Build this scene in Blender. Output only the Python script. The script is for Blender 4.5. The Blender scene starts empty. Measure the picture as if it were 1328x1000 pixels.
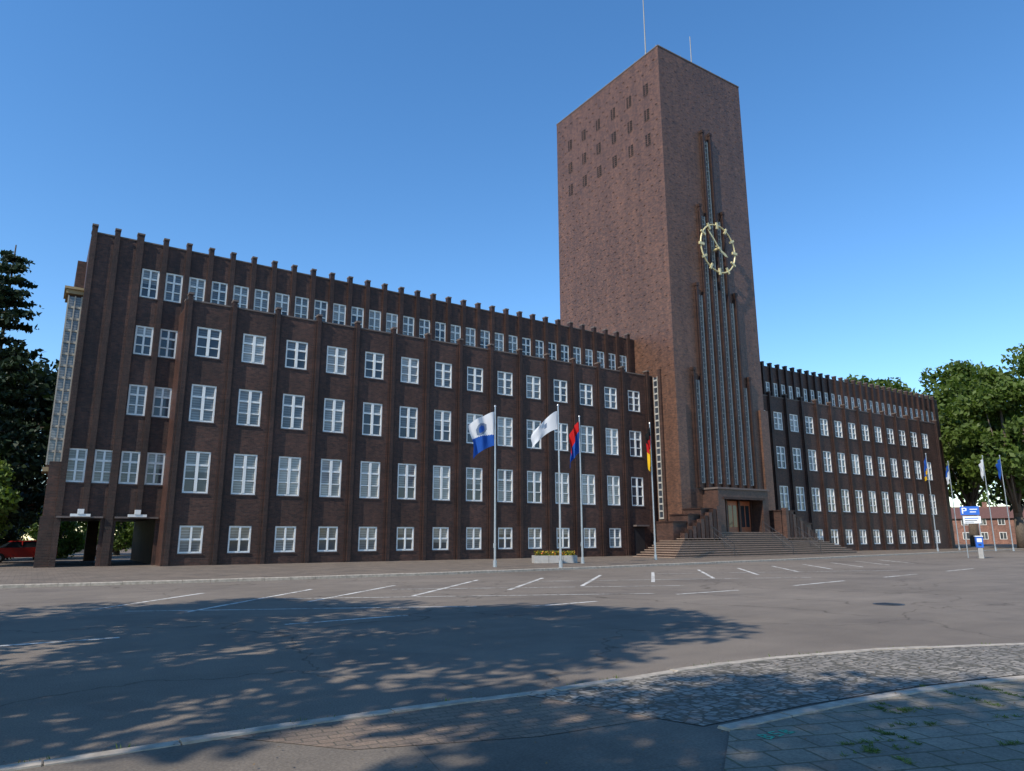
import bpy, math, random, bmesh
import numpy as np
from mathutils import Matrix, Vector
random.seed(7)
SC=bpy.context.scene
COL=SC.collection

# ---------------------------------------------------------------- helpers
def empty(name,loc=(0,0,0)):
    o=bpy.data.objects.new(name,None); o.location=loc; o.empty_display_size=0.5
    COL.objects.link(o); return o

class MB:
    def __init__(s): s.v=[];s.f=[];s.m=[];s.mats=[]
    def mi(s,mat):
        if mat not in s.mats: s.mats.append(mat)
        return s.mats.index(mat)
    def face(s,pts,mat):
        n=len(s.v); s.v.extend([tuple(p) for p in pts]); s.f.append(tuple(range(n,n+len(pts)))); s.m.append(s.mi(mat))
    def box(s,x0,x1,y0,y1,z0,z1,mat):
        P=[(x0,y0,z0),(x1,y0,z0),(x1,y1,z0),(x0,y1,z0),(x0,y0,z1),(x1,y0,z1),(x1,y1,z1),(x0,y1,z1)]
        n=len(s.v); s.v.extend(P); k=s.mi(mat)
        for q in ((0,3,2,1),(4,5,6,7),(0,1,5,4),(1,2,6,5),(2,3,7,6),(3,0,4,7)):
            s.f.append(tuple(n+i for i in q)); s.m.append(k)
    def cyl(s,p0,p1,r0,r1,mat,n=12,cap=True):
        p0=Vector(p0);p1=Vector(p1);d=(p1-p0).normalized()
        a=d.orthogonal().normalized();b=d.cross(a)
        base=len(s.v);k=s.mi(mat)
        for p,r in ((p0,r0),(p1,r1)):
            for i in range(n):
                t=2*math.pi*i/n; s.v.append(tuple(p+a*(r*math.cos(t))+b*(r*math.sin(t))))
        for i in range(n):
            j=(i+1)%n; s.f.append((base+i,base+j,base+n+j,base+n+i)); s.m.append(k)
        if cap:
            s.f.append(tuple(base+i for i in range(n))[::-1]); s.m.append(k)
            s.f.append(tuple(base+n+i for i in range(n))); s.m.append(k)
    def obj(s,name,parent=None,smooth=False,bevel=0):
        me=bpy.data.meshes.new(name); me.from_pydata(s.v,[],s.f)
        for m in s.mats: me.materials.append(m)
        me.polygons.foreach_set("material_index",s.m)
        if smooth: me.polygons.foreach_set("use_smooth",[True]*len(s.f))
        me.update()
        o=bpy.data.objects.new(name,me); COL.objects.link(o)
        if parent: o.parent=parent
        if bevel:
            b=o.modifiers.new("b","BEVEL"); b.width=bevel; b.segments=2; b.limit_method='ANGLE'
        return o

# ---------------------------------------------------------------- materials
class NT:
    def __init__(s,name):
        s.mat=bpy.data.materials.new(name); s.mat.use_nodes=True
        s.t=s.mat.node_tree; s.n=s.t.nodes; s.l=s.t.links
        s.p=s.n["Principled BSDF"]; s.out=s.n["Material Output"]
    def add(s,typ,**kw):
        n=s.n.new(typ)
        for k,v in kw.items():
            if k in n.inputs: n.inputs[k].default_value=v
            else: setattr(n,k,v)
        return n
    def link(s,a,b): s.l.new(a,b)
    def coords(s): return s.add('ShaderNodeTexCoord').outputs['Object']
    def noise(s,scale,detail=4,rough=.55,vec=None):
        n=s.add('ShaderNodeTexNoise'); n.inputs['Scale'].default_value=scale; n.inputs['Detail'].default_value=detail; n.inputs['Roughness'].default_value=rough
        s.link(vec if vec is not None else s.coords(),n.inputs['Vector']); return n.outputs['Fac']
    def ramp(s,fac,stops):
        r=s.add('ShaderNodeValToRGB'); e=r.color_ramp.elements
        while len(e)<len(stops): e.new(1)
        for i,(p,c) in enumerate(stops): e[i].position=p; e[i].color=(c[0],c[1],c[2],1)
        s.link(fac,r.inputs[0]); return r.outputs[0]
    def mix(s,fac,a,b,mode='MIX'):
        m=s.add('ShaderNodeMix',data_type='RGBA',blend_type=mode)
        for sock,v in ((m.inputs[0],fac),(m.inputs[6],a),(m.inputs[7],b)):
            if isinstance(v,bpy.types.NodeSocket): s.link(v,sock)
            elif isinstance(v,(int,float)): sock.default_value=v
            else: sock.default_value=(v[0],v[1],v[2],1)
        return m.outputs[2]
    def math(s,op,a,b=0,c=0):
        m=s.add('ShaderNodeMath',operation=op)
        for i,v in enumerate((a,b,c)):
            if isinstance(v,bpy.types.NodeSocket): s.link(v,m.inputs[i])
            else: m.inputs[i].default_value=v
        return m.outputs[0]
    def bump(s,h,strength=.5,dist=.01):
        b=s.add('ShaderNodeBump'); b.inputs['Strength'].default_value=strength; b.inputs['Distance'].default_value=dist
        s.link(h,b.inputs['Height']); s.link(b.outputs[0],s.p.inputs['Normal'])
    def fin(s,color=None,rough=None,spec=None,metal=None):
        if color is not None:
            if isinstance(color,bpy.types.NodeSocket): s.link(color,s.p.inputs['Base Color'])
            else: s.p.inputs['Base Color'].default_value=(*color,1)
        if rough is not None:
            if isinstance(rough,bpy.types.NodeSocket): s.link(rough,s.p.inputs['Roughness'])
            else: s.p.inputs['Roughness'].default_value=rough
        if spec is not None: s.p.inputs['Specular IOR Level'].default_value=spec
        if metal is not None: s.p.inputs['Metallic'].default_value=metal
        return s.mat

def brick_mat(name,c1,c2,mortar,bw=.25,rh=.083,rough=.42,var=.3,bumpd=.012,spec=.45):
    t=NT(name); co=t.coords()
    sx=t.add('ShaderNodeSeparateXYZ'); t.link(co,sx.inputs[0])
    u=t.math('ADD',sx.outputs[0],sx.outputs[1])
    cb=t.add('ShaderNodeCombineXYZ'); t.link(u,cb.inputs[0]); t.link(sx.outputs[2],cb.inputs[1])
    b=t.add('ShaderNodeTexBrick'); t.link(cb.outputs[0],b.inputs['Vector'])
    b.inputs['Scale'].default_value=1; b.inputs['Brick Width'].default_value=bw; b.inputs['Row Height'].default_value=rh
    b.inputs['Mortar Size'].default_value=.009; b.inputs['Mortar Smooth'].default_value=.2; b.inputs['Bias'].default_value=-.1
    b.inputs['Color1'].default_value=(*c1,1); b.inputs['Color2'].default_value=(*c2,1); b.inputs['Mortar'].default_value=(*mortar,1)
    big=t.noise(.35,5,.6); mid=t.noise(3.5,4,.6)
    c=t.mix(1,b.outputs['Color'],t.ramp(big,[(.3,(1-var,)*3),(.7,(1+var,)*3)]),'MULTIPLY')
    c=t.mix(1,c,t.ramp(mid,[(.3,(.7,.72,.75)),(.7,(1.3,1.25,1.2))]),'MULTIPLY')
    # vertical weather streaks
    mp=t.add('ShaderNodeMapping'); mp.inputs['Scale'].default_value=(1,1,.07); t.link(co,mp.inputs[0])
    c=t.mix(.6,c,t.ramp(t.noise(1.3,5,.6,mp.outputs[0]),[(.35,(.72,.72,.74)),(.62,(1.15,1.13,1.1))]),'MULTIPLY')
    bwn=t.add('ShaderNodeRGBToBW'); t.link(b.outputs['Color'],bwn.inputs[0])
    fine=t.noise(14,2,.5)
    hh=t.math('ADD',t.math('MULTIPLY',bwn.outputs[0],4.),t.math('ADD',t.math('MULTIPLY',b.outputs['Fac'],-.6),t.math('MULTIPLY',fine,1.)))
    t.bump(hh,.8,bumpd)
    return t.fin(c,rough,spec)
BRK=brick_mat("clinker_brick_wing",(.082,.035,.024),(.034,.017,.014),(.06,.045,.038),rough=.5,spec=.3)
BRT=brick_mat("clinker_brick_tower",(.158,.073,.044),(.068,.034,.024),(.11,.078,.058),var=.12,bumpd=.020)
BRF=brick_mat("clinker_brick_fins",(.085,.042,.030),(.04,.022,.018),(.06,.045,.038))
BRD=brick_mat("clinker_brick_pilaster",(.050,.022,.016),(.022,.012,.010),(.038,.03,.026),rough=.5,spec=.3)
BRS=brick_mat("clinker_brick_steps",(.10,.062,.048),(.06,.038,.032),(.07,.06,.05))
BRH=brick_mat("red_brick_house",(.26,.11,.07),(.17,.07,.05),(.22,.19,.16),rough=.8)

def simple(name,c,rough=.6,metal=0,spec=.5,nv=.12,ns=3):
    t=NT(name); n=t.noise(ns,5,.6)
    k=t.ramp(n,[(.3,tuple(x*(1-nv) for x in c)),(.7,tuple(min(1,x*(1+nv)) for x in c))])
    return t.fin(k,rough,spec,metal)
COPE=simple("coping_stone",(.13,.10,.085),.7)
TREAD=simple("step_tread_sunlit",(.28,.20,.148),.75,nv=.25,ns=6)  # paler than the risers: sunlight on the step tops put into the colour
WHITE=simple("window_paint_white",(.76,.75,.71),.45,nv=.06)
STRIPW=simple("tower_window_frames",(.34,.32,.28),.5,nv=.2)
STRIPB=simple("tower_window_bars",(.40,.38,.34),.5,nv=.2)
BAYG=simple("bay_window_bars",(.40,.36,.29),.5,nv=.15)
SILL=simple("sill_brick",(.07,.045,.04),.5)
GOLD=simple("gilded_metal",(.66,.56,.30),.4,.2,nv=.1)
BRASS=simple("ochre_cornice",(.34,.25,.13),.6)
STEEL=simple("galvanised_steel",(.42,.43,.44),.35,.6)
MAST=simple("weathered_mast",(.24,.245,.25),.6,.2)
DARKM=simple("dark_metal",(.05,.05,.055),.4,.5)
ROOF=simple("bitumen_roof",(.07,.065,.06),.9)
DOOR=simple("varnished_wood",(.32,.10,.045),.4,nv=.3,ns=8)
TILE=simple("roof_tiles",(.13,.06,.045),.8,nv=.25,ns=4)
BARK=simple("bark",(.10,.075,.055),.9,nv=.35,ns=6)
CONC=simple("concrete",(.36,.34,.31),.85,nv=.15,ns=5)
RUB=simple("rubber",(.02,.02,.02),.8)
CARG=simple("car_glass",(.02,.025,.03),.08)
BLUE=simple("sign_blue",(.02,.12,.50),.4,nv=.04)
SWHITE=simple("sign_white",(.75,.76,.76),.4,nv=.04)
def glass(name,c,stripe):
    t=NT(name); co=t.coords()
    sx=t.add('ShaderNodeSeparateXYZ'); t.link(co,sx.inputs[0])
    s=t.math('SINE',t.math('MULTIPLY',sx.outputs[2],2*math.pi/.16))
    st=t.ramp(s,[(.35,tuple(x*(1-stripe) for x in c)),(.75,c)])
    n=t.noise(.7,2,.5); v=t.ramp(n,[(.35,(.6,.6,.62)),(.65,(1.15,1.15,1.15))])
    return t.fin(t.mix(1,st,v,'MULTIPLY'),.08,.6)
GL=[glass("glass_blinds",(.27,.285,.285),.4),glass("glass_half",(.15,.165,.18),.4),glass("glass_dark",(.05,.06,.075),.1),glass("glass_blinds_light",(.38,.385,.37),.3)]

# ---------------------------------------------------------------- ground materials
def asphalt():
    t=NT("asphalt")
    big=t.noise(.12,6,.6); mid=t.noise(1.1,6,.65); fine=t.noise(55,3,.6); grit=t.noise(160,2,.5)
    c=t.ramp(big,[(.3,(.160,.130,.102)),(.7,(.222,.183,.146))])
    c=t.mix(1,c,t.ramp(mid,[(.25,(.84,.84,.85)),(.75,(1.12,1.11,1.09))]),'MULTIPLY')
    c=t.mix(1,c,t.ramp(fine,[(.3,(.66,.66,.67)),(.7,(1.34,1.34,1.32))]),'MULTIPLY')
    mp=t.add('ShaderNodeMapping'); mp.inputs['Scale'].default_value=(.12,.9,1); t.link(t.coords(),mp.inputs[0])
    c=t.mix(.5,c,t.ramp(t.noise(1.0,5,.6,mp.outputs[0]),[(.35,(.80,.80,.81)),(.6,(1.06,1.06,1.05))]),'MULTIPLY')
    # old bitumen-sealed patches
    c=t.mix(.55,c,t.ramp(t.noise(.33,2,.4),[(.60,(1,1,1)),(.615,(.80,.80,.82))]),'MULTIPLY')
    w=t.add('ShaderNodeTexVoronoi',feature='DISTANCE_TO_EDGE'); w.inputs['Scale'].default_value=.16
    nv=t.add('ShaderNodeTexNoise'); nv.inputs['Scale'].default_value=.6; nv.inputs['Detail'].default_value=6; t.link(t.coords(),nv.inputs['Vector'])
    vm=t.add('ShaderNodeVectorMath',operation='MULTIPLY_ADD'); t.link(nv.outputs['Color'],vm.inputs[0]); vm.inputs[1].default_value=(3,3,0); t.link(t.coords(),vm.inputs[2])
    t.link(vm.outputs[0],w.inputs['Vector'])
    cr=t.ramp(w.outputs['Distance'],[(0,(.4,.39,.37)),(.005,(1,1,1))])
    c=t.mix(.9,c,cr,'MULTIPLY')
    t.bump(t.math('ADD',fine,grit),.6,.007)
    return t.fin(c,.85,.3)
ASPH=asphalt()
def voro(name,scale,c1,c2,joint,jw,bd,rnd=.6):
    t=NT(name); mp=t.add('ShaderNodeMapping'); t.link(t.coords(),mp.inputs[0])
    nz=t.add('ShaderNodeTexNoise'); nz.inputs['Scale'].default_value=3; t.link(mp.outputs[0],nz.inputs['Vector'])
    vm=t.add('ShaderNodeVectorMath',operation='MULTIPLY_ADD'); t.link(nz.outputs['Color'],vm.inputs[0]); vm.inputs[1].default_value=(.08,.08,0); t.link(mp.outputs[0],vm.inputs[2])
    e=t.add('ShaderNodeTexVoronoi',feature='DISTANCE_TO_EDGE'); e.inputs['Scale'].default_value=scale; e.inputs['Randomness'].default_value=rnd; t.link(vm.outputs[0],e.inputs['Vector'])
    f=t.add('ShaderNodeTexVoronoi',feature='F1'); f.inputs['Scale'].default_value=scale; f.inputs['Randomness'].default_value=rnd; t.link(vm.outputs[0],f.inputs['Vector'])
    sep=t.add('ShaderNodeSeparateColor'); t.link(f.outputs['Color'],sep.inputs[0])
    c=t.mix(sep.outputs[0],c1,c2)
    c=t.mix(1,c,t.ramp(t.noise(.9,5,.6),[(.3,(.75,.75,.76)),(.7,(1.2,1.2,1.18))]),'MULTIPLY')
    c=t.mix(1,c,t.ramp(t.noise(60,3,.6),[(.3,(.8,.8,.8)),(.7,(1.2,1.2,1.2))]),'MULTIPLY')
    j=t.ramp(e.outputs['Distance'],[(jw*.4,(0,0,0)),(jw,(1,1,1))])
    c=t.mix(j,joint,c)
    t.bump(t.math('ADD',j,t.math('MULTIPLY',t.noise(40,2,.5),.3)),.8,bd)
    return t.fin(c,.8,.3)
COBB=voro("cobblestone",9.5,(.33,.285,.235),(.21,.187,.16),(.10,.088,.066),.11,.015,.5)
def slabs(name,w,h,c1,c2,joint,ms,rot=0,moss=0):
    t=NT(name); mp=t.add('ShaderNodeMapping'); mp.inputs['Rotation'].default_value=(0,0,rot); t.link(t.coords(),mp.inputs[0])
    nz=t.add('ShaderNodeTexNoise'); nz.inputs['Scale'].default_value=2.5; t.link(mp.outputs[0],nz.inputs['Vector'])
    vm=t.add('ShaderNodeVectorMath',operation='MULTIPLY_ADD'); t.link(nz.outputs['Color'],vm.inputs[0]); vm.inputs[1].default_value=(.03,.03,0); t.link(mp.outputs[0],vm.inputs[2])
    b=t.add('ShaderNodeTexBrick'); t.link(vm.outputs[0],b.inputs['Vector']); b.inputs['Scale'].default_value=1
    b.inputs['Brick Width'].default_value=w; b.inputs['Row Height'].default_value=h; b.inputs['Mortar Size'].default_value=ms; b.inputs['Mortar Smooth'].default_value=.3
    b.inputs['Color1'].default_value=(*c1,1); b.inputs['Color2'].default_value=(*c2,1); b.inputs['Mortar'].default_value=(*joint,1)
    c=b.outputs['Color']
    if moss:
        mm=t.ramp(t.noise(1.1,6,.7),[(.50,(0,0,0)),(.66,(1,1,1))])
        sf=t.math('MULTIPLY',t.math('MULTIPLY',mm,b.outputs['Fac']),.85)
        c=t.mix(sf,c,(.055,.085,.02))
        c=t.mix(t.math('MULTIPLY',mm,.18),c,(.10,.11,.05))
    c=t.mix(1,c,t.ramp(t.noise(.8,6,.65),[(.3,(.7,.7,.71)),(.7,(1.22,1.2,1.18))]),'MULTIPLY')
    c=t.mix(1,c,t.ramp(t.noise(45,4,.65),[(.3,(.72,.72,.72)),(.7,(1.28,1.28,1.25))]),'MULTIPLY')
    t.bump(t.math('ADD',t.math('MULTIPLY',b.outputs['Fac'],-1),t.math('MULTIPLY',t.noise(50,2,.5),.35)),.7,.01)
    return t.fin(c,.85,.3)
SLAB=slabs("paving_slabs",.33,.30,(.265,.225,.17),(.205,.178,.14),(.13,.115,.075),.012,.35,1)
PAVR=slabs("red_paver",.21,.105,(.23,.165,.12),(.175,.135,.105),(.12,.10,.075),.008,.1)
FORE=slabs("forecourt_paving",.4,.2,(.20,.155,.118),(.155,.125,.098),(.095,.08,.062),.01,0)
KERB=simple("kerb_stone",(.38,.325,.26),.85,nv=.3,ns=7)
DIRT=slabs("asphalt_footway",3.1,2.3,(.17,.142,.112),(.155,.13,.105),(.11,.097,.074),.004,.2)
GRASS=simple("grass_ground",(.07,.10,.03),.95,nv=.4,ns=.5)
def paint():
    t=NT("road_paint")
    n=t.noise(9,6,.7); n2=t.noise(1.2,4,.6)
    k=t.ramp(t.math('ADD',t.math('MULTIPLY',n,.7),t.math('MULTIPLY',n2,.5)),[(.50,(.19,.16,.13)),(.64,(.64,.61,.55))])
    return t.fin(k,.8,.3)
PAINT=paint()

def leafmat(name,a,b,tr=.3):
    t=NT(name)
    n=t.noise(.45,3,.6); n2=t.noise(6,2,.5)
    c=t.ramp(t.math('ADD',t.math('MULTIPLY',n,.6),t.math('MULTIPLY',n2,.4)),[(.35,a),(.65,b)])
    t.fin(c,.55,.3)
    tl=t.add('ShaderNodeBsdfTranslucent'); t.link(t.mix(1,c,(1.3,1.5,.6),'MULTIPLY'),tl.inputs[0])
    ms=t.add('ShaderNodeMixShader'); ms.inputs[0].default_value=tr
    t.link(t.p.outputs[0],ms.inputs[1]); t.link(tl.outputs[0],ms.inputs[2]); t.link(ms.outputs[0],t.out.inputs[0])
    return t.mat
LEAF=leafmat("leaves",(.045,.075,.014),(.12,.17,.03))
LEAFD=leafmat("leaves_dark",(.010,.022,.010),(.028,.05,.018),.1)
LEAFL=leafmat("leaves_light",(.06,.10,.018),(.15,.20,.04))

# ---------------------------------------------------------------- ground
def sheet(name,pts,z,mat):
    m=MB(); m.face([(x,y,z) for x,y in pts],mat); return m.obj(name)
sheet("ground",[(-1500,-1500),(1500,-1500),(1500,1500),(-1500,1500)],-.02,GRASS)
far_k=[(-80,33),(-30,31.6),(-8,31),(0,30.6),(5,30.0),(10,29.6),(15,29.5),(20,29.8),(26,30.3),(32.5,30.9),(45,32.3),(58,34.3),(75,36.5),(100,40),(200,54)]
near_k=[(-60,9),(-20,7.6),(-8,6.9),(0,6.5),(2.2,6.55),(3.6,6.5),(4.9,6.40),(6.3,6.48),(8,6.45),(10,6.05),(12.1,5.25),(15,3.9),(19,1.6),(25,-2.5),(40,-14),(80,-46)]
sheet("road",[(-80,-60),(90,-60),(200,-60),(200,60),(-80,60)],0,ASPH)
def kerbstrip(name,line,w,z0,z1,side=1,joint=1.0):
    m=MB(); pts=[Vector((x,y,0)) for x,y in line]
    res=[pts[0]];acc=0
    for a,b in zip(pts,pts[1:]):
        L=(b-a).length; d=(b-a)/L; s=joint-acc
        while s<=L: res.append(a+d*s); s+=joint
        acc=L-(s-joint)
    for a,b in zip(res,res[1:]):
        d=(b-a).normalized(); n=Vector((-d.y,d.x,0))*side; g=d*.006
        a2=a+g;b2=b-g; dz=random.uniform(-.006,.006); e=n*.02
        lo=[a2,b2,b2+n*w,a2+n*w]
        P=[(p.x,p.y,z0) for p in lo]
        mid=[(p.x,p.y,z1-.02+dz) for p in lo]
        hi=[a2+e,b2+e,b2+n*w,a2+n*w]; top=[(p.x,p.y,z1+dz) for p in hi]
        base=len(m.v); m.v.extend(P+mid+top); k=m.mi(KERB)
        for o in (0,4):
            for i in range(4):
                j=(i+1)%4; m.f.append((base+o+i,base+o+j,base+o+4+j,base+o+4+i)); m.m.append(k)
        m.f.append((base+8,base+9,base+10,base+11)); m.m.append(k)
    return m.obj(name)
def inside(line,w,side=1):
    pts=[Vector((x,y,0)) for x,y in line];out=[]
    for i,p in enumerate(pts):
        a=pts[max(0,i-1)];b=pts[min(len(pts)-1,i+1)];d=(b-a).normalized();n=Vector((-d.y,d.x,0))*side
        q=p+n*w; out.append((q.x,q.y))
    return out
kerbstrip("kerb",far_k,.16,0,.12,1)
fk=inside(far_k,.14,1)
sheet("forecourt_pavement",fk+[(200,140),(-80,140)],.105,FORE)
kerbstrip("kerb",near_k,.15,0,.10,-1,.9)
nk=inside(near_k,.14,-1)
sheet("near_pavement",nk[::-1]+[(-60,-46)],.085,DIRT)
def arc(line,x0,x1):
    out=[]
    def yat(x):
        for (a,b),(c,d) in zip(line,line[1:]):
            if a<=x<=c: return b+(d-b)*(x-a)/(c-a)
    out.append((x0,yat(x0)))
    out+= [p for p in line if x0<p[0]<x1]
    out.append((x1,yat(x1))); return out
k3=[(4.95,4.38),(6.4,4.36),(8,4.22),(9.4,3.95),(11.5,3.3),(14,2.2),(18,0)]
up=arc(nk,4.35,24)
sheet("cobblestone_strip",up+[(24,-3.6),(18,.12)]+[(x,y+.1) for x,y in k3[::-1][1:]]+[(4.9,4.48)],.092,COBB)
up=arc(nk,1.5,4.33)
sheet("paver_strip",up+[(4.85,4.9),(3.6,5.0),(2.2,5.5)],.089,PAVR)
kerbstrip("inner_kerb",k3,.15,.05,.112,-1,.8)
k3i=inside(k3,.14,-1)
sheet("slab_pavement",k3i+[(24,-4),(24,-20),(3.2,-20),(3.0,0),(3.6,3.2)],.100,SLAB)
SZ=.100

mk=MB()
def mark(a,b,w=.11,z=.004):
    a=Vector((*a,0));b=Vector((*b,0));d=(b-a).normalized();n=Vector((-d.y,d.x,0))*w/2
    mk.face([(p.x,p.y,z) for p in (a-n,b-n,b+n,a+n)],PAINT)
for a,b in [((-3,14.3),(1.44,14.3)),((4.3,14.56),(7.0,14.7)),((10.4,14.8),(12.6,14.95)),((16,15.4),(18.8,15.4)),((22,15.7),(26,16.3)),((29.5,16.7),(33,17.2)),((37,17.8),(41,18.4))]: mark(a,b,.14)
for a,b in [((1.4,20.2),(4.6,24.2)),((3.1,18.2),(7.9,23.9)),((6.3,19.3),(10.9,24.0)),((9.4,19.4),(15.0,25.1)),((13,19.8),(17.9,24.7)),((16.1,19.9),(21.3,25)),((19.6,20.0),(25.1,25.6)),((23.3,20.3),(28.7,26.0)),((27,21),(32,26.2)),((30.8,21.6),(35.6,26.7)),((34.6,22.3),(39.4,27.3)),((38.4,22.9),(43.2,27.9)),((42.2,23.5),(47,28.5)),((46,24.1),(51,29.2))]: mark(a,b,.14)
mark((2,19.3),(9.3,15.6),.11)
for a,b in (((6,20.6),(15.7,15.95)),((10,22.2),(19,17.9)),((16,23),(27,18.4)),((24,24.2),(36,19.6))): mark(a,b,.11,.008)
mk.obj("road_markings")
m=MB()
m.cyl((17.9,10.1,0.001),(17.9,10.1,.008),.36,.36,DARKM,28); m.cyl((17.9,10.1,.008),(17.9,10.1,.014),.29,.29,DARKM,28)
for i in range(-3,4): m.box(17.9-.22,17.9+.22,10.1+i*.07-.015,10.1+i*.07+.015,.014,.02,DARKM)
m.obj("manhole_cover")
GREEN=simple("green_spray_paint",(.05,.42,.25),.7)
m=MB()
def st(a,b,w=.018):
    a=Vector((*a,0));b=Vector((*b,0));d=(b-a).normalized();n=Vector((-d.y,d.x,0))*w/2
    m.face([(p.x,p.y,SZ+.004) for p in (a-n,b-n,b+n,a+n)],GREEN)
ox,oy=4.98,3.88
for a,b in [((0,0),(.03,.16)),((.03,.16),(.11,.12)),((.11,.12),(.02,.08)),((.02,.08),(.12,.04)),((.12,.04),(0,0)),((.16,.02),(.25,.03)),((.25,.03),(.24,.08)),((.24,.08),(.17,.09)),((.17,.09),(.18,.15)),((.18,.15),(.27,.15)),((.31,.02),(.33,.15)),((.33,.15),(.41,.11)),((.41,.11),(.33,.08)),((.33,.08),(.42,.03)),((.42,.03),(.31,.02))]:
    st((ox+a[0]*.85,oy+a[1]*.85),(ox+b[0]*.85,oy+b[1]*.85))
m.obj("pavement_paint_mark")

def tufts(name,spots,mat,hmin=.02,hmax=.07,blades=14,spread=.05):
    m=MB()
    for (x,y,z) in spots:
        for i in range(blades):
            a=random.uniform(0,6.28);r=random.uniform(0,spread);h=random.uniform(hmin,hmax);w=random.uniform(.002,.005)
            px,py=x+r*math.cos(a),y+r*math.sin(a);l=random.uniform(.01,.04);b=random.uniform(0,6.28)
            dx,dy=math.cos(b),math.sin(b)
            m.face([(px-dy*w,py+dx*w,z),(px+dy*w,py-dx*w,z),(px+dx*l+dy*w*.5,py+dy*l-dx*w*.5,z+h*.8),(px+dx*l*1.6,py+dy*l*1.6,z+h)],mat)
    return m.obj(name)
ca,sa=math.cos(.35),math.sin(.35)
sp=[]
for i in range(20):
    cx,cy=random.uniform(4.9,8.8),random.uniform(2.2,3.95)
    along=random.random()<.6; Lh=random.uniform(.12,.5)
    dx,dy=(ca,-sa) if along else (sa,ca)
    for j in range(int(26*Lh)+4):
        tt=random.uniform(-Lh,Lh); sp.append((cx+tt*dx+random.gauss(0,.02),cy+tt*dy+random.gauss(0,.02),SZ))
tufts("pavement_weeds",sp,LEAFL,.005,.022,12,.03)
sp=[]
for i in range(170):
    x=random.uniform(-1,12)
    if math.sin(x*3.7)+math.sin(x*9.1)>.4:
        y=[b+(d-b)*(x-a)/(c-a) for (a,b),(c,d) in zip(near_k,near_k[1:]) if a<=x<=c][0]
        sp.append((x,y+random.uniform(-.03,.04),.0))
tufts("kerb_weeds",sp,LEAFL,.03,.13,10,.04)
LIT=simple("dry_leaf",(.16,.10,.045),.8,nv=.4,ns=9)
m=MB()
for i in range(1100):
    x=random.uniform(-1,13); yk=[b+(d-b)*(x-a)/(c-a) for (a,b),(c,d) in zip(near_k,near_k[1:]) if a<=x<=c][0]
    if random.random()<.5: y=yk+abs(random.gauss(0,.25))+.02; z=.006
    else:
        y=yk-random.uniform(.2,4.0); z=.118
        if y<.5: continue
    s_=random.uniform(.006,.02); a=random.uniform(0,6.28); dx,dy=math.cos(a)*s_,math.sin(a)*s_
    m.face([(x-dx,y-dy,z),(x+dy*.5,y-dx*.5,z+.003),(x+dx,y+dy,z+s_*.5),(x-dy*.5,y+dx*.5,z+.003)],LIT)
m.obj("leaf_litter")

# ---------------------------------------------------------------- town hall
TH=empty("town_hall")
YF,YT,YR=46.0,43.1,48.1
def skin(m,x0,x1,z0,z1,Y,ops,mat,dep=.16):
    xs=sorted({x0,x1,*[o[0] for o in ops],*[o[1] for o in ops]})
    zs=sorted({z0,z1,*[o[2] for o in ops],*[o[3] for o in ops]})
    for i in range(len(xs)-1):
        for j in range(len(zs)-1):
            cx=(xs[i]+xs[i+1])/2;cz=(zs[j]+zs[j+1])/2
            if any(o[0]<cx<o[1] and o[2]<cz<o[3] for o in ops): continue
            m.face([(xs[i],Y,zs[j]),(xs[i+1],Y,zs[j]),(xs[i+1],Y,zs[j+1]),(xs[i],Y,zs[j+1])],mat)
    for (a,b,c,d) in ops:
        D=Y+dep
        m.face([(a,Y,c),(a,Y,d),(a,D,d),(a,D,c)],mat); m.face([(b,Y,c),(b,D,c),(b,D,d),(b,Y,d)],mat)
        m.face([(a,Y,d),(b,Y,d),(b,D,d),(a,D,d)],mat); m.face([(a,Y,c),(a,D,c),(b,D,c),(b,Y,c)],mat)
    D=Y+dep
    m.face([(x0,Y,z0),(x0,D,z0),(x0,D,z1),(x0,Y,z1)],mat); m.face([(x1,Y,z0),(x1,Y,z1),(x1,D,z1),(x1,D,z0)],mat)
    m.face([(x0,Y,z1),(x1,Y,z1),(x1,D,z1),(x0,D,z1)],mat)
def window(m,a,b,c,d,Y,kind):
    gy=Y+.125; f=.10; y0,y1=Y+.04,Y+.12; H=d-c
    cut=c+H*random.choice([0,0,0,0,.33,.5,.67]) # blind partly raised
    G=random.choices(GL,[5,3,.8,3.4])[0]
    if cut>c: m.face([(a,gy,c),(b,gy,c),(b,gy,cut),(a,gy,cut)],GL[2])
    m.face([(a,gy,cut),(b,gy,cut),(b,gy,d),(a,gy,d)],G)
    m.box(a,a+f,y0,y1,c,d,WHITE); m.box(b-f,b,y0,y1,c,d,WHITE)
    m.box(a+f,b-f,y0,y1,c,c+f,WHITE); m.box(a+f,b-f,y0,y1,d-f,d,WHITE)
    cx=(a+b)/2; mw=.085 if kind=='L' else .055
    m.box(cx-mw,cx+mw,y0-.015,y1-.003,c+f,d-f,WHITE)
    rows={'L':[.34,.67],'S':[.5],'N':[.34,.67]}[kind]
    for r in rows:
        t=.06 if r>.6 or kind=='S' else .035
        for (p,q) in ((a+f,cx-mw),(cx+mw,b-f)): m.box(p,q,y0+.01,y1-.006,c+H*r-t,c+H*r+t,WHITE)
    m.box(a-.04,b+.04,Y-.05,Y+.05,c-.07,c-.001,SILL)
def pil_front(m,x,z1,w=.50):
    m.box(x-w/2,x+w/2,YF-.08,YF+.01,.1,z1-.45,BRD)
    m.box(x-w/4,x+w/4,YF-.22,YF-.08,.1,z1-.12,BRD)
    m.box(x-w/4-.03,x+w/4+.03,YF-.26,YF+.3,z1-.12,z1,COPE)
    m.box(x-w/4,x+w/4,YF-.08,YF+.25,z1-.45,z1-.12,BRD)
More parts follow.
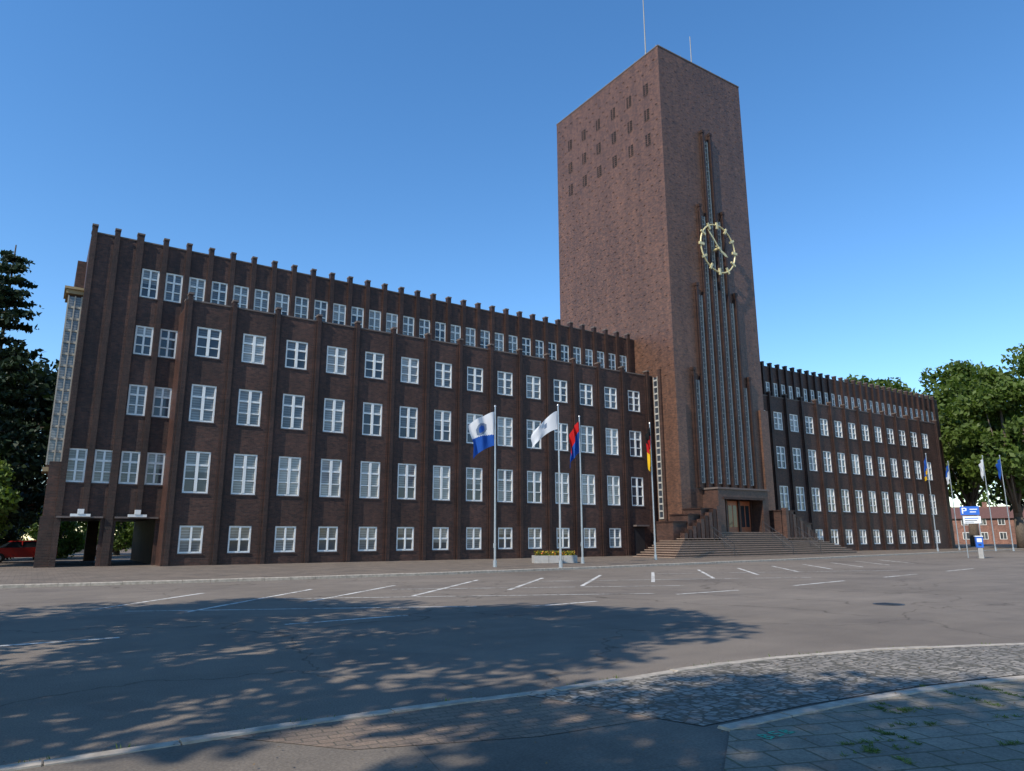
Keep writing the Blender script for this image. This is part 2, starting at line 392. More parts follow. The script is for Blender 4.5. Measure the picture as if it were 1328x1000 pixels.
def pil_rear(m,x,z0,z1,w=.30):
    m.box(x-w/2,x+w/2,YR-.20,YR+.01,z0,z1-.1,BRD)
    m.box(x-w/2-.02,x+w/2+.02,YR-.24,YR+.25,z1-.1,z1,COPE)
    m.box(x-w/2,x+w/2,YR+.01,YR+.2,z1-.45,z1-.1,BRD)
ROWS=[(.8,2.4,'S'),(4.3,6.8,'L'),(8.6,10.9,'L'),(12.65,14.55,'L')]
def front_block(name,x0,x1,cx,skip4,pils):
    w=MB();g=MB();p=MB()
    ops=[]
    for i,c in enumerate(cx):
        for r,(a,b,k) in enumerate(ROWS):
            if r==0 and i in skip4: continue
            hw=.72 if r else .66
            ops.append((c-hw,c+hw,a,b)); window(g,c-hw,c+hw,a,b,YF,k)
    skin(w,x0,x1,.0,16.1,YF,ops,BRK)
    w.box(x0,x1,YF+.16,YR+.3,0,15.7,BRK)
    w.box(x0,x1,YF+.16,YF+.42,15.7,16.1,BRK)
    w.box(x0-.03,x1+.03 if x1<45.9 or x1>50 else x1-.003,YF-.05,YF+.45,16.1,16.2,COPE)
    w.box(x0+.01,x1-.01,YF+.43,YR-.01,15.7,15.74,ROOF)
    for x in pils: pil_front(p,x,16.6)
    if 13 in skip4:  # small side door in the last bay
        g.box(cx[13]-.6,cx[13]+.6,YF-.03,YF-.003,.1,2.5,DARKM); g.box(cx[13]-.75,cx[13]+.75,YF-.5,YF-.003,2.55,2.68,COPE)
    w.obj(name+"_front_wall",TH); g.obj(name+"_front_windows",TH); p.obj(name+"_pilasters",TH)
cx=[7.8+2.762*i for i in range(14)]
pl=[6.55]+[c+1.381 for c in cx[:-1]]+[45.35]
front_block("left_wing",6.3,45.997,cx,[13],pl)
cxr=[61.55+2.725*i for i in range(13)]
plr=[60.2]+[c+1.3625 for c in cxr[:-1]]+[96.1+1.2]
front_block("right_wing",58.103,97.8,cxr,[],plr)

def rear_block(name,x0,x1,cols,left_part):
    w=MB();g=MB();p=MB();ops=[]
    for i,c in enumerate(cols):
        if left_part and i<2:
            ops.append((c-.5,c+.5,4.85,6.8)); window(g,c-.5,c+.5,4.85,6.8,YR,'N'); continue
        ops.append((c-.5,c+.5,16.5,18.4)); window(g,c-.5,c+.5,16.5,18.4,YR,'N')
        if left_part and i<4:
            for a,b in ((4.85,6.8),(9,10.9),(12.8,14.65)):
                ops.append((c-.5,c+.5,a,b)); window(g,c-.5,c+.5,a,b,YR,'N')
    doors=[(1.15,3.2,0,2.8),(4.0,6.1,0,2.8)] if left_part else []
    skin(w,x0,x1,0,20.1,YR,ops+doors,BRK)
    Yb=61
    if left_part:
        w.box(x0,6.3,YR+.16,Yb,2.9,20.05,BRK); w.box(6.3,x1,YR+.16,Yb,0,20.05,BRK)
        w.box(x0,1.1,YR+.16,Yb,0,2.9,BRK); w.box(3.25,3.95,YR+.16,YR+.8,0,2.9,BRK)
        w.box(3.25,3.95,Yb-.8,Yb,0,2.9,BRK)
        w.box(.35,x0,YR+.1,YR+1.0,0,6.0,BRK); w.box(.25,x0,YR+.0,YR+1.1,0,2.9,BRD)
        w.box(.45,x0,51.5,57,5,19.3,BRK)
        for a,b in ((1.0,3.3),(3.9,6.2)):
            w.box(a,b,YR-.32,YR-.01,2.82,2.92,COPE)
            cxx=(a+b)/2
            w.box(cxx-.5,cxx+.5,YR-.42,YR-.33,2.9,3.05,WHITE); w.box(cxx-.16,cxx+.16,YR-.45,YR-.33,3.05,3.32,WHITE)
        X0=.22; GB=BAYG
        w.box(X0,x0,49.6,51.4,5.6,16.4,BRK)
        for k in range(14):
            z=5.9+k*.74
            g.box(X0-.05,.93,49.50,49.56,z,z+.13,GB)
            g.face([(X0,49.57,z+.13),(.9,49.57,z+.13),(.9,49.57,z+.74),(X0,49.57,z+.74)],GL[0])
        for xx in (X0-.05,.52,.87): g.box(xx,xx+.07,49.46,49.498,5.9,16.3,GB)
        w.box(.04,x0-.002,49.35,51.6,16.4,16.65,BRASS); w.box(-.06,x0-.004,49.2,51.7,16.65,16.8,BRASS)
        w.box(.05,x0-.002,49.35,51.6,5.5,5.75,BRASS)
    else:
        w.box(x0,x1,YR+.16,Yb,0,20.05,BRK)
    w.box(x0-.03,x1+.03 if x1>50 else x1-.003,YR-.04,YR+.4,20.1,20.18,COPE)
    return w,g,p
cols=[1.64+1.381*k for k in range(32)]
w,g,p=rear_block("left_wing",.95,45.997,cols,True)
for k in range(33):
    x=.95+1.381*k
    if x<6.4:
        if abs(x-.95)<.1: pil_rear(p,x+.14,.1,20.6)
        elif abs(x-3.71)<.2: pil_rear(p,3.62,.1,20.6,.4)
        elif x>6.2: pass
        else: pil_rear(p,x,2.95,20.6)
    if 6.2<x<45.8: pil_rear(p,x,15.75 if x>6.6 else .1,20.6)
w.obj("left_wing_rear_wall",TH); g.obj("left_wing_rear_windows",TH); p.obj("left_wing_rear_pilasters",TH)
cols=[58.9+1.3625*k for k in range(32)]
w,g,p=rear_block("right_wing",58.103,103,cols,False)
for k in range(33):
    x=58.25+1.3625*k
    if x<103: pil_rear(p,x,15.75 if x<97.6 else .1,20.6)
w.obj("right_wing_rear_wall",TH); g.obj("right_wing_rear_windows",TH); p.obj("right_wing_rear_pilasters",TH)

# tower
w=MB()
TX0,TX1,TY1,TZ=46.0,58.1,59.6,49.1
w.box(TX0,TX1,YT,TY1,0,TZ,BRT)
w.box(TX0-.04,TX1+.04,YT-.04,TY1+.04,TZ,TZ+.12,COPE)
w.box(TX0-.25,TX0+.9,YT-.25,YT+.9,0,13.6,BRT)
w.box(TX1-.9,TX1+.25,YT-.25,YT+.9,0,13.6,BRT)
w.obj("tower_walls",TH)
hb=MB()
for i,z in enumerate(np.arange(2,48.3,.82)):
    for j,y in enumerate(np.arange(YT+.6,TY1-.3,1.1)):
        yy=y+(.55 if i%2 else 0)+random.uniform(-.06,.06)
        if yy>TY1-.3: continue
        if z<15.5 and yy<46: continue
        if random.random()<.15: continue
        if 38.8<z<46.3 and min(abs(yy-(45.0+2.44*k)) for k in range(6))<.55: continue
        hb.box(TX0-.05,TX0+.01,yy-.11,yy+.11,z,z+.075,BRT)
    for j,x in enumerate(np.arange(TX0+.6,TX1-.2,1.1)):
        xx=x+(.55 if i%2 else 0)+random.uniform(-.06,.06)
        if xx>TX1-.3: continue
        lim=4.3 if z<16.8 else 3.2 if z<25 else 2.1 if z<33.4 else 1.1 if z<41.8 else -1
        if abs(xx-52.05)<lim or z<14: continue
        hb.box(xx-.11,xx+.11,YT-.02,YT+.01,z,z+.075,BRT)
hb.obj("tower_header_bricks",TH)
DK=simple("vent_void",(.012,.011,.011),.9)
v=MB()
for k in range(6):
    y=45.0+2.44*k
    for z in (45.3,42.5,39.8):
        v.face([(TX0-.004,y-.34,z-.62),(TX0-.004,y+.34,z-.62),(TX0-.004,y+.34,z+.62),(TX0-.004,y-.34,z+.62)],DK)
        v.box(TX0-.05,TX0-.006,y-.05,y+.05,z-.62,z+.62,BRT)
        for q in range(6): v.box(TX0-.06,TX0-.052,y-.34,y+.34,z-.62+q*.235,z-.62+q*.235+.06,BRT)
v.obj("tower_vents",TH)
f=MB();g=MB()
C=52.05
lev=[(.55,41.3),(1.65,33.0),(2.75,24.7),(3.85,16.4)]
for off,zt in lev:
    for s in (-1,1):
        x=C+s*off
        f.box(x-.25,x+.25,YT-.18,YT+.01,5.9,zt-.4,BRD)
        f.box(x-.12,x+.12,YT-.32,YT-.18,5.9,zt,BRD)
        f.box(x-.17,x+.17,YT-.36,YT-.0,zt,zt+.3,BRD)
        f.box(x-.12,x+.12,YT-.18,YT-.0,zt-.4,zt,BRD)
strips=[(0,40.6)]+[(s*(.55*2*k),z) for k,z in ((1,32.2),(2,23.9),(3,15.6)) for s in (-1,1)]
for off,zt in strips:
    x=C+off; hw=.21; z0=6.3
    g.face([(x-hw,YT-.02,z0),(x+hw,YT-.02,z0),(x+hw,YT-.02,zt),(x-hw,YT-.02,zt)],GL[1])
    g.box(x-hw,x-hw+.05,YT-.14,YT-.021,z0,zt,STRIPW); g.box(x+hw-.09,x+hw,YT-.15,YT-.021,z0,zt,STRIPB)
    z=z0
    while z<zt-.3:
        g.box(x-hw+.05,x+hw-.09,YT-.10,YT-.021,z,z+.08,STRIPW); z+=.5
g.face([(TX0-.02,45.2,3.2),(TX0-.02,45.75,3.2),(TX0-.02,45.75,16),(TX0-.02,45.2,16)],GL[2])
for yy in (45.2,45.68): g.box(TX0-.08,TX0-.021,yy,yy+.07,3.2,16,STRIPW)
z=3.2
while z<15.9: g.box(TX0-.07,TX0-.021,45.27,45.68,z,z+.14,STRIPB); z+=.62
f.box(TX0-.18,TX0+.01,44.75,45.05,2,16.6,BRF)
f.obj("tower_fins",TH); g.obj("tower_window_strips",TH)
c=MB(); CY,CZ,CR=YT-.75,28.85,2.42
N=72
for i in range(N):
    a,b=2*math.pi*i/N,2*math.pi*(i+1)/N
    c.cyl((C+CR*math.cos(a),CY,CZ+CR*math.sin(a)),(C+CR*math.cos(b),CY,CZ+CR*math.sin(b)),.075,.075,GOLD,8,False)
for k in range(12):
    a=math.pi/6*k; d=Vector((math.cos(a),0,math.sin(a))); n=Vector((-math.sin(a),0,math.cos(a)))
    w_=.10 if k%3 else .13; r0,r1=CR-.40,CR+.26
    P=[]
    for yy in (CY-.1,CY+.04):
        for r,ww in ((r0,w_),(r1,w_)):
            for s in (-1,1):
                q=Vector((C,yy,CZ))+d*r+n*(s*ww); P.append(tuple(q))
    b0=len(c.v); c.v.extend(P); kk=c.mi(GOLD)
    for q in ((0,1,3,2),(4,6,7,5),(0,2,6,4),(1,5,7,3),(0,4,5,1),(2,3,7,6)): c.f.append(tuple(b0+i for i in q)); c.m.append(kk)
def hand(ang,L,wd,y,tail):
    a=math.radians(90-ang); d=Vector((math.cos(a),0,math.sin(a))); n=Vector((-math.sin(a),0,math.cos(a)));o=Vector((C,y,CZ))
    pts=[o-d*tail-n*wd*.6,o-d*tail+n*wd*.6,o+d*L*.75+n*wd,o+d*L,o+d*L*.75-n*wd]
    fr=[tuple(p) for p in pts]; bk=[tuple(p+Vector((0,.06,0))) for p in pts]
    c.face(fr,GOLD); c.face(bk[::-1],GOLD)
    for i in range(5): j=(i+1)%5; c.face([fr[i],bk[i],bk[j],fr[j]],GOLD)
hand(-42,2.2,.09,CY-.16,.5); hand(117,1.45,.14,CY-.08,.4)
c.cyl((C,CY-.2,CZ),(C,CY+.5,CZ),.13,.13,GOLD,14)
for a in (45,135,225,315):
    t=math.radians(a); c.cyl((C+CR*math.cos(t),CY,CZ+CR*math.sin(t)),(C+CR*math.cos(t)*.95,YT,CZ+CR*math.sin(t)*.95),.04,.04,DARKM,6)
c.obj("tower_clock",TH)
a=MB()
a.cyl((47.6,46.3,TZ),(47.6,46.3,TZ+11),.08,.045,MAST,8); a.cyl((47.6,46.3,TZ),(47.6,46.3,TZ+1.2),.12,.10,MAST,8)
a.cyl((53.3,45.2,TZ),(53.3,45.2,TZ+5.6),.07,.045,MAST,8)
for x in np.arange(46.4,58,1.5): a.cyl((x,YT+.15,TZ+.1),(x,YT+.15,TZ+.45),.02,.02,MAST,5)
for y in np.arange(43.5,59.5,1.5): a.cyl((46.15,y,TZ+.1),(46.15,y,TZ+.45),.02,.02,MAST,5)
a.obj("tower_masts",TH)
p=MB()
PX0,PX1,PY=48.7,55.4,41.4
p.box(PX0,49.5,PY,YT,2.0,5.7,BRF); p.box(54.6,PX1,PY,YT,2.0,5.7,BRF)
p.box(49.5,54.6,PY,YT-.01,4.95,5.7,BRF); p.box(PX0-.1,PX1+.1,PY-.12,YT-.02,5.7,5.85,COPE)
p.box(49.3,54.8,PY-.08,PY-.001,4.85,5.05,BRD)
for k in range(3):
    xx=49.6+k*1.7
    p.box(xx,xx+1.45,YT-.35,YT-.28,2.06,4.8,DOOR)
    p.box(xx+.18,xx+.66,YT-.37,YT-.351,2.5,4.4,CARG); p.box(xx+.80,xx+1.28,YT-.37,YT-.351,2.5,4.4,CARG)
    p.box(xx+1.45,xx+1.66,YT-.5,YT-.28,2.06,4.95,BRF)
p.obj("portal",TH)
s=MB()
for i in range(12):
    hw=12.3-.43*i; y0=38.2+.27*i; z0=.05 if i==0 else .171*i; z1=.171*(i+1)
    s.box(C-hw+.04,C+hw-.04,y0+.04,YT-.4,z0,z1-.05,BRS); s.box(C-hw-.02,C+hw+.02,y0-.02,YT-.41,z1-.05,z1,TREAD)
s.obj("entrance_steps",TH)
k=MB()
for sg in (-1,1):
    for j,(o0,o1,zt) in enumerate([(4.3,6.2,3.0),(6.2,7.6,2.5),(7.6,9.2,1.9)]):
        x0_,x1_=sorted((C+sg*o0,C+sg*o1)); k.box(x0_,x1_,40.9+.15*j,YT-.02,1.0,zt+.9,BRF); k.box(x0_-.06,x1_+.06,40.8+.15*j,YT-.03,zt+.9,zt+1.02,BRD)
    for j in range(9):
        xx=C+sg*(4.6+.5*j); zz=4.2-.28*j
        k.box(xx-.2,xx+.2,40.4,40.85,1.2,zz-.0,BRD if j%2 else BRF)
k.obj("step_cheek_walls",TH)
r=MB()
for xx in (C-5.6,C+1.9,C+5.8):
    a0=Vector((xx,41.1,3.0));b0=Vector((xx,38.2,1.1))
    r.cyl(a0,b0,.03,.03,DARKM,8); r.cyl(a0-Vector((0,0,.45)),b0-Vector((0,0,.45)),.015,.015,DARKM,6)
    for t in (0,.33,.66,1):
        q=a0.lerp(b0,t); r.cyl(q,q-Vector((0,0,1.0)),.022,.022,DARKM,6)
r.obj("handrails",TH)

# ---------------------------------------------------------------- flags
def cloth(name,c,tr=.35,rough=.8):
    t=NT(name); t.fin(c,rough,.2)
    tl=t.add('ShaderNodeBsdfTranslucent'); tl.inputs[0].default_value=(*c,1)
    ms=t.add('ShaderNodeMixShader'); ms.inputs[0].default_value=tr
    t.link(t.p.outputs[0],ms.inputs[1]); t.link(tl.outputs[0],ms.inputs[2]); t.link(ms.outputs[0],t.out.inputs[0]); return t.mat
CW=cloth("flag_white",(.78,.79,.8));CB=cloth("flag_blue",(.02,.10,.42));CR_=cloth("flag_red",(.6,.02,.02));CK=cloth("flag_black",(.015,.015,.015));CG=cloth("flag_gold",(.85,.5,.02));CE=cloth("flag_grey_emblem",(.20,.26,.36))
def flagpole(x,y,h,W,H,droop,wave,colf,seed,wind=(-.92,.39),zt=.3):
    E=empty("flagpole",(x,y,.105))
    m=MB()
    m.cyl((0,0,0),(0,0,.35),.11,.10,STEEL,16); m.cyl((0,0,.35),(0,0,h),.065,.038,STEEL,14)
    m.cyl((0,0,h),(0,0,h+.07),.07,.05,STEEL,12); m.cyl((-.07,0,1.0),(-.07,0,1.25),.03,.03,STEEL,8)
    m.cyl((-.055,0,1.1),(-.055,0,h-.1),.006,.006,DARKM,5)
    m.obj("pole",E)
    rd=random.Random(seed); ph=rd.uniform(0,6)
    nu,nv=30,40; g=MB(); P={}
    wx,wy=wind; px,py=-wy,wx
    for i in range(nu+1):
        for j in range(nv+1):
            u,v_=i/nu,j/nv
            out=W*(u**.9)*(1-.2*v_*u)*(.72+.28*v_ if droop>.8 else 1)
            z=h-zt-H*v_-droop*u**1.3-.05*math.sin(5*u+ph)*u
            dd=wave*(.3+u)*math.sin(2.2*math.pi*u*1.6+ph+1.6*v_)+wave*.45*math.sin(12*u+4*v_)
            out+=.06*math.sin(7*v_+ph)*u
            P[i,j]=(wx*(out+.05)+px*dd*(u>0),wy*(out+.05)+py*dd*(u>0),z)
    for i in range(nu):
        for j in range(nv):
            g.face([P[i,j],P[i+1,j],P[i+1,j+1],P[i,j+1]],colf((i+.5)/nu,(j+.5)/nv))
    o=g.obj("flag",E)
    b=bmesh.new(); b.from_mesh(o.data); bmesh.ops.remove_doubles(b,verts=b.verts,dist=1e-5)
    for fc in b.faces: fc.smooth=True
    b.to_mesh(o.data); b.free()
    return E
def c1(u,v):
    e=(u-.5)**2/.06+(v-.36)**2/.03
    if e<1: return CB if e<.35 else CE
    return CB if (v+.25*u)>.68 else CW
def c2(u,v): return CE if .32<u<.42 and .35<v<.6 else CW
def c3(u,v): return CR_ if v<.3+.3*u else CB
def c4(u,v): return CK if v<.22 else CR_ if v<.5 else CG
flagpole(20.9,33.2,8.75,1.4,1.9,.8,.13,c1,1)
flagpole(23.2,30.4,8.6,1.85,1.0,1.2,.10,c2,2)
flagpole(28.0,34.5,9.0,.78,2.0,1.0,.17,c3,3)
flagpole(36.4,36.8,9.6,.55,2.6,.7,.10,c4,4,(-.83,-.3))
def c5(u,v): return CG if v>.75 else CB
flagpole(79,38.7,10.2,.5,1.7,.9,.12,c5,5)
flagpole(87.5,40.5,10.0,.4,1.6,.8,.12,lambda u,v:CB if v<.5 else CW,6)
flagpole(84.6,35.6,10.0,.4,1.6,.8,.12,c2,7)
flagpole(86,34.5,10.0,.4,1.6,.8,.12,lambda u,v:CB,8)

# ---------------------------------------------------------------- planter
E=empty("flower_planter",(27.3,36.4,.105))
m=MB()
m.box(-1.35,1.35,-.5,-.4,0,.45,CONC);m.box(-1.35,1.35,.4,.5,0,.45,CONC);m.box(-1.35,-1.25,-.4,.4,0,.45,CONC);m.box(1.25,1.35,-.4,.4,0,.45,CONC)
m.box(-1.25,1.25,-.4,.4,.0,.38,BARK)
for x in (-.46,.44): m.box(x,x+.02,-.503,-.5,0,.45,DARKM)
o=m.obj("trough",E); E.rotation_euler=(0,0,-.45)
FY=simple("yellow_petals",(.75,.5,.03),.6);FR=simple("red_petals",(.6,.08,.03),.6)
m=MB()
for i in range(1700):
    x,y=random.uniform(-1.25,1.25),random.uniform(-.42,.42); z=.4+random.uniform(0,.3)
    s_=random.uniform(.03,.06); a=random.uniform(0,6.28); t=random.uniform(-1,1)
    mat=random.choices([LEAFL,LEAF,FY,FR],[5,3,2.5,1.2])[0]
    dx,dy=math.cos(a)*s_,math.sin(a)*s_
    m.face([(x-dx,y-dy,z),(x+dy*.6,y-dx*.6,z+t*s_),(x+dx,y+dy,z+s_),(x-dy*.6,y+dx*.6,z+.5*s_)],mat)
m.obj("flowers",E)

# ---------------------------------------------------------------- parking sign and ticket machine
E=empty("parking_sign",(60.3,26.8,.0)); E.rotation_euler=(0,0,math.radians(-62))
m=MB()
m.cyl((-.5,0,0),(-.5,0,3.95),.04,.04,STEEL,10); m.cyl((.5,0,0),(.5,0,3.95),.04,.04,STEEL,10)
m.box(-.62,.62,-.08,-.05,3.25,3.9,BLUE); m.box(-.5,.66,-.08,-.05,2.6,3.15,SWHITE)
m.box(-.52,-.44,-.084,-.081,3.35,3.8,SWHITE); m.box(-.44,-.28,-.084,-.081,3.72,3.8,SWHITE); m.box(-.44,-.28,-.084,-.081,3.54,3.61,SWHITE); m.box(-.28,-.2,-.084,-.081,3.57,3.77,SWHITE)
m.box(0,.5,-.084,-.081,3.64,3.71,SWHITE); m.box(0,.4,-.084,-.081,3.44,3.51,SWHITE)
m.box(-.4,.5,-.084,-.081,2.96,3.02,BLUE); m.box(-.4,.4,-.084,-.081,2.8,2.85,DARKM); m.box(-.4,.2,-.084,-.081,2.68,2.72,DARKM)
m.obj("board",E)
E=empty("ticket_machine",(60.0,26.3,0)); E.rotation_euler=(0,0,math.radians(-55))
m=MB()
m.box(-.16,.16,-.12,.12,0,.8,CONC); m.box(-.24,.24,-.16,.16,.8,1.6,BLUE); m.box(-.27,.27,-.2,.18,1.6,1.67,SWHITE); m.box(-.16,.16,-.166,-.161,1.2,1.48,SWHITE)
m.box(-.1,.1,-.17,-.161,.95,1.05,DARKM)
m.obj("body",E,bevel=.02)

# ---------------------------------------------------------------- cars
def car(loc,rot,col):
    E=empty("parked_car",loc); E.rotation_euler=(0,0,rot)
    t=NT("car_paint"); t.fin(col,.25,.5); t.p.inputs['Coat Weight'].default_value=.6
    m=MB()
    prof=[(-2.1,.35),(-2.15,.65),(-2.05,.88),(-1.2,.98),(1.55,1.0),(2.05,.9),(2.1,.6),(2.05,.33)]
    def ext(pr,w0,w1,mat):
        L=[];R=[]
        for x,z in pr:
            w=w0+(w1-w0)*(z-.3)/1.2
            L.append((x,-w,z));R.append((x,w,z))
        m.face(L,mat);m.face(R[::-1],mat)
        for i in range(len(pr)):
            j=(i+1)%len(pr); m.face([L[j],L[i],R[i],R[j]],mat)
    ext(prof,.86,.82,t.mat)
    ext([(-1.15,.98),(-.55,1.38),(.9,1.42),(1.55,1.0)],.88,.62,CARG)
    ext([(-.62,1.37),(-.5,1.43),(.8,1.47),(.98,1.41)],.88,.66,t.mat)
    m.box(-.06,.02,-.71,.71,.99,1.4,t.mat)
    for x in (-1.3,1.3):
        for y in (-.84,.84):
            m.cyl((x,y-.09,.32),(x,y+.09,.32),.32,.32,RUB,18); m.cyl((x,y-.1,.32),(x,y+.1,.32),.18,.18,STEEL,12)
    m.box(-2.17,-2.1,-.75,-.4,.62,.76,SWHITE);m.box(-2.17,-2.1,.4,.75,.62,.76,SWHITE)
    m.obj("body",E,bevel=.04)
car((-.6,60.5,.1),.2,(.40,.02,.015)); car((3.4,76,.1),.1,(.3,.3,.32))
car((98,33.5,.1),1.2,(.03,.035,.04)); car((103,37.5,.1),1.1,(.5,.5,.5)); car((112,38,.1),1.2,(.35,.03,.03))

# ---------------------------------------------------------------- houses
def house(loc,rot,L,D,H,RH,wall,wins):
    E=empty("brick_house",loc); E.rotation_euler=(0,0,rot)
    m=MB(); m.box(-L/2,L/2,-D/2,D/2,0,H,wall)
    e=.4
    A=[(-L/2-e,-D/2-e,H-.1),(L/2+e,-D/2-e,H-.1),(L/2+e,0,H+RH),(-L/2-e,0,H+RH)]
    B=[(-L/2-e,D/2+e,H-.1),(L/2+e,D/2+e,H-.1),(L/2+e,0,H+RH),(-L/2-e,0,H+RH)]
    m.face(A,TILE); m.face(B[::-1],TILE)
    for x in (-L/2,L/2): m.face([(x,-D/2,H),(x,D/2,H),(x,0,H+RH)],wall)
    m.obj("walls_and_roof",E)
    g=MB()
    n=int(L//3)
    for r in range(wins):
        for i in range(n):
            x=-L/2+(i+.5)*L/n; z=1+r*2.8
            g.box(x-.6,x+.6,-D/2-.05,-D/2-.01,z,z+1.4,WHITE); g.box(x-.5,x-.04,-D/2-.07,-D/2-.051,z+.1,z+1.3,GL[2]); g.box(x+.04,x+.5,-D/2-.07,-D/2-.051,z+.1,z+1.3,GL[2])
    g.box(-.5,.5,-D/2-.1,-D/2-.08,0,2.1,DOOR)
    g.obj("windows_and_door",E)
    c=MB(); c.box(L*.2,L*.2+.8,-.4,.4,H+RH-.8,H+RH+.9,wall); c.obj("chimney",E)
house((160,76,0),-1.1,34,10,5.2,2.4,BRH,2); house((160,48,0),-1.15,16,9,5.2,2.4,BRH,2)

# ---------------------------------------------------------------- trees
def leaves_mesh(name,pos,size,mat,parent,rng):
    n=len(pos)
    a=rng.normal(size=(n,3)); a/=np.linalg.norm(a,axis=1)[:,None]
    b=rng.normal(size=(n,3)); b-=a*(a*b).sum(1)[:,None]; b/=np.linalg.norm(b,axis=1)[:,None]
    s=size*rng.uniform(.6,1.3,size=(n,1))
    P=np.stack([pos-a*s,pos+b*s*.55,pos+a*s,pos-b*s*.55],1).reshape(-1,3)
    me=bpy.data.meshes.new(name)
    me.vertices.add(4*n); me.vertices.foreach_set("co",P.ravel())
    me.loops.add(4*n); me.loops.foreach_set("vertex_index",np.arange(4*n,dtype=np.int32))
    me.polygons.add(n); me.polygons.foreach_set("loop_start",np.arange(0,4*n,4,dtype=np.int32)); me.polygons.foreach_set("loop_total",np.full(n,4,dtype=np.int32))
    me.materials.append(mat); me.update(); me.validate()
    o=bpy.data.objects.new(name,me); COL.objects.link(o); o.parent=parent; return o
def tree(name,x,y,H,R,trunk,seed,n=12000,leaf=.28,mat=None,clumps=45,cl=(.16,.3)):
    rng=np.random.default_rng(seed); rd=random.Random(seed)
    E=empty(name,(x,y,0)); mat=mat or LEAF
    cz=(H+trunk)/2; rz=(H-trunk)/2
    C_=[]
    while len(C_)<clumps:
        d=rng.normal(size=3); d/=np.linalg.norm(d); r=rng.uniform(.35,1)**.6
        taper=1-.25*max(0,d[2])
        C_.append((d[0]*R*r*taper*.82,d[1]*R*r*taper*.82,cz+d[2]*rz*r*.85))
    C_=np.array(C_); rad=rng.uniform(*cl,size=clumps)*R*1.25
    idx=rng.choice(clumps,n,p=rad**2/np.sum(rad**2))
    d=rng.normal(size=(n,3)); d/=np.linalg.norm(d,axis=1)[:,None]
    rr=rng.uniform(.0,1,size=(n,1))**.45
    pos=C_[idx]+d*rr*rad[idx][:,None]*np.array([1,1,.8])
    leaves_mesh("crown",pos,leaf,mat,E,rng)
    m=MB(); tr=R*.055+.1
    m.cyl((0,0,-.1),(0,0,trunk),tr*1.25,tr,BARK,12); m.cyl((0,0,trunk),(rd.uniform(-.4,.4),rd.uniform(-.4,.4),cz+rz*.45),tr,tr*.25,BARK,9)
    for i in range(min(14,clumps)):
        q=C_[i]; z0=trunk*.9+(q[2]-trunk)*.3*rd.random()
        m.cyl((0,0,max(trunk*.8,z0)),tuple(q),tr*.4,tr*.07,BARK,7)
    m.obj("trunk",E,smooth=True)
    return E
def conifer(name,x,y,H,R,seed,n=9000,leaf=.3):
    rng=np.random.default_rng(seed); rd=random.Random(seed); E=empty(name,(x,y,0))
    m=MB(); m.cyl((0,0,0),(0,0,H),.28,.04,BARK,10); pts=[]
    z=H*.12
    while z<H*.97:
        k=rd.randint(4,6)
        for i in range(k):
            a=rd.uniform(0,6.28); L=R*(1-z/H)**.75*rd.uniform(.55,1.1)+.4
            tip=Vector((L*math.cos(a),L*math.sin(a),z+L*rd.uniform(-.1,.25)))
            m.cyl((0,0,z),tuple(tip),.06,.015,BARK,5,False)
            cnt=int(n*L/(R*H*1.7))
            t=rng.uniform(.15,1.05,size=(cnt,1)); p=np.array([0,0,z])*(1-t)+np.array(tip)*t+rng.normal(size=(cnt,3))*np.array([.32,.32,.16])*(.5+L*.12)
            pts.append(p)
        z+=H*.035*rd.uniform(.8,1.5)
    leaves_mesh("needles",np.concatenate(pts),leaf,LEAFD,E,rng); m.obj("trunk",E)
tree("broadleaf_tree",112,62,30,8,5,11,15000,.42,LEAF,60)
tree("broadleaf_tree",122,54,31,9,5,12,16000,.42,LEAF,60)
tree("broadleaf_tree",105,41,24.5,7.2,4,13,15000,.38,LEAF,55)
tree("broadleaf_tree",115,39,29,8.5,4,14,15000,.4,LEAFL,55)
tree("broadleaf_tree",102,74,28,7,5,15,8000,.42,LEAF,45)
tree("broadleaf_tree",138,50,26,9,4,16,9000,.45,LEAFD,45)
conifer("pine_tree",-3.2,57,21.5,4.9,21,12000,.2)
tree("broadleaf_tree",-3.2,68,17.5,6.6,1.5,22,16000,.3,LEAFD,55)
tree("broadleaf_tree",-3.6,52,7.5,3,.8,23,9000,.16,LEAFL,40)
tree("broadleaf_tree",-6,84,15,7,2,24,9000,.35,LEAFD,45)
tree("garden_shrub",1.6,70,3.4,2.6,.2,25,7000,.14,LEAFL,30)
tree("garden_shrub",7,80,5,3.6,.3,26,6000,.16,LEAF,30)
tree("garden_shrub",-2.5,65,3.2,2.6,.1,27,6000,.14,LEAFD,30)
tree("street_tree",-7.5,15.5,15.0,4.8,3.6,31,13000,.17,LEAF,55,(.13,.25))
tree("street_tree",-6.0,8.6,17.6,5.4,3.8,32,15000,.18,LEAF,60,(.13,.25))
tree("street_tree",-8.0,.3,17.2,5.4,3.8,33,11000,.18,LEAF,50,(.12,.22))
def treeline(x0,y0,x1,y1,H,n,seed):
    rng=np.random.default_rng(seed); E=empty("distant_treeline")
    k=40; t=rng.uniform(0,1,k); C_=np.stack([x0+(x1-x0)*t,y0+(y1-y0)*t,rng.uniform(.2,.85,k)*H],1)+rng.normal(size=(k,3))*np.array([3,3,.5])
    idx=rng.integers(0,k,n); d=rng.normal(size=(n,3)); d/=np.linalg.norm(d,axis=1)[:,None]
    pos=C_[idx]+d*rng.uniform(0,1,(n,1))**.4*H*.3; pos[:,2]=np.abs(pos[:,2])
    leaves_mesh("crowns",pos,.6,LEAF,E,rng)
treeline(200,30,210,150,16,18000,41)
treeline(-60,125,40,125,12,14000,42)

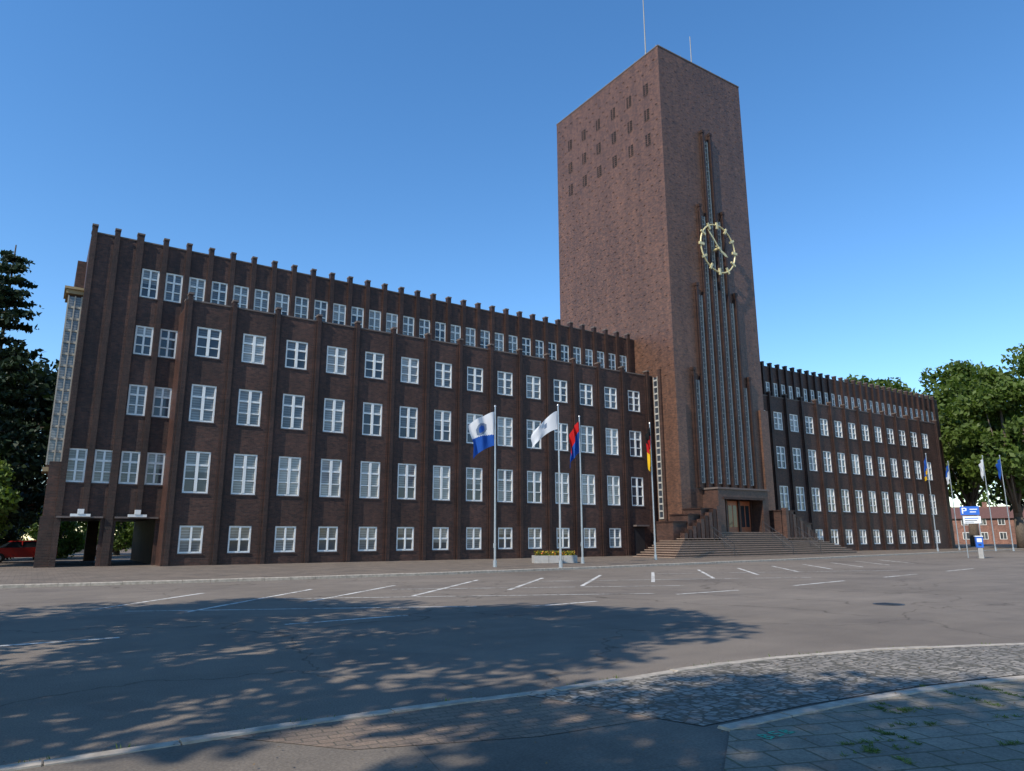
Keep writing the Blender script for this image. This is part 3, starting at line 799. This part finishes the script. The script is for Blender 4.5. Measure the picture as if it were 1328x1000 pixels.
# ---------------------------------------------------------------- light
el,az=math.radians(44),math.radians(14)
sd=Vector((-math.cos(az)*math.cos(el),-math.sin(az)*math.cos(el),math.sin(el)))
L=bpy.data.lights.new("sun","SUN"); L.energy=5.0; L.angle=math.radians(.53); L.color=(1,.93,.82)
lo=bpy.data.objects.new("sun",L); COL.objects.link(lo); lo.rotation_euler=(-sd).to_track_quat('-Z','Y').to_euler(); lo.location=sd*100
W=bpy.data.worlds.new("World"); SC.world=W; W.use_nodes=True
nt=W.node_tree; sky=nt.nodes.new('ShaderNodeTexSky'); sky.sky_type='NISHITA'; sky.sun_disc=False
sky.sun_elevation=el; sky.sun_rotation=math.atan2(sd.x,sd.y); sky.air_density=1.0; sky.dust_density=.0; sky.ozone_density=3.0
hs=nt.nodes.new('ShaderNodeHueSaturation'); hs.inputs['Saturation'].default_value=1.22; hs.inputs['Value'].default_value=1.48
bg=nt.nodes['Background']; bg.inputs[1].default_value=.15; nt.links.new(sky.outputs[0],hs.inputs['Color']); nt.links.new(hs.outputs[0],bg.inputs[0])

# ---------------------------------------------------------------- camera
f_,pi_,ro_,ya_=918.17,math.radians(12.12),.0032,math.radians(33.58)
F0=Vector((math.sin(ya_),math.cos(ya_),0));R0=Vector((math.cos(ya_),-math.sin(ya_),0));Z=Vector((0,0,1))
F=F0*math.cos(pi_)+Z*math.sin(pi_);U0=-F0*math.sin(pi_)+Z*math.cos(pi_)
R=math.cos(ro_)*R0-math.sin(ro_)*U0;U=math.sin(ro_)*R0+math.cos(ro_)*U0
cam=bpy.data.cameras.new("camera"); co=bpy.data.objects.new("camera",cam); COL.objects.link(co)
cam.sensor_fit='HORIZONTAL'; cam.sensor_width=36; cam.lens=f_/1328*36; cam.clip_start=.05; cam.clip_end=4000
co.matrix_world=Matrix(((R.x,U.x,-F.x,0),(R.y,U.y,-F.y,0),(R.z,U.z,-F.z,1.65),(0,0,0,1)))
SC.camera=co
SC.view_settings.view_transform='Standard'; SC.view_settings.look='None'; SC.view_settings.exposure=0; SC.view_settings.gamma=1
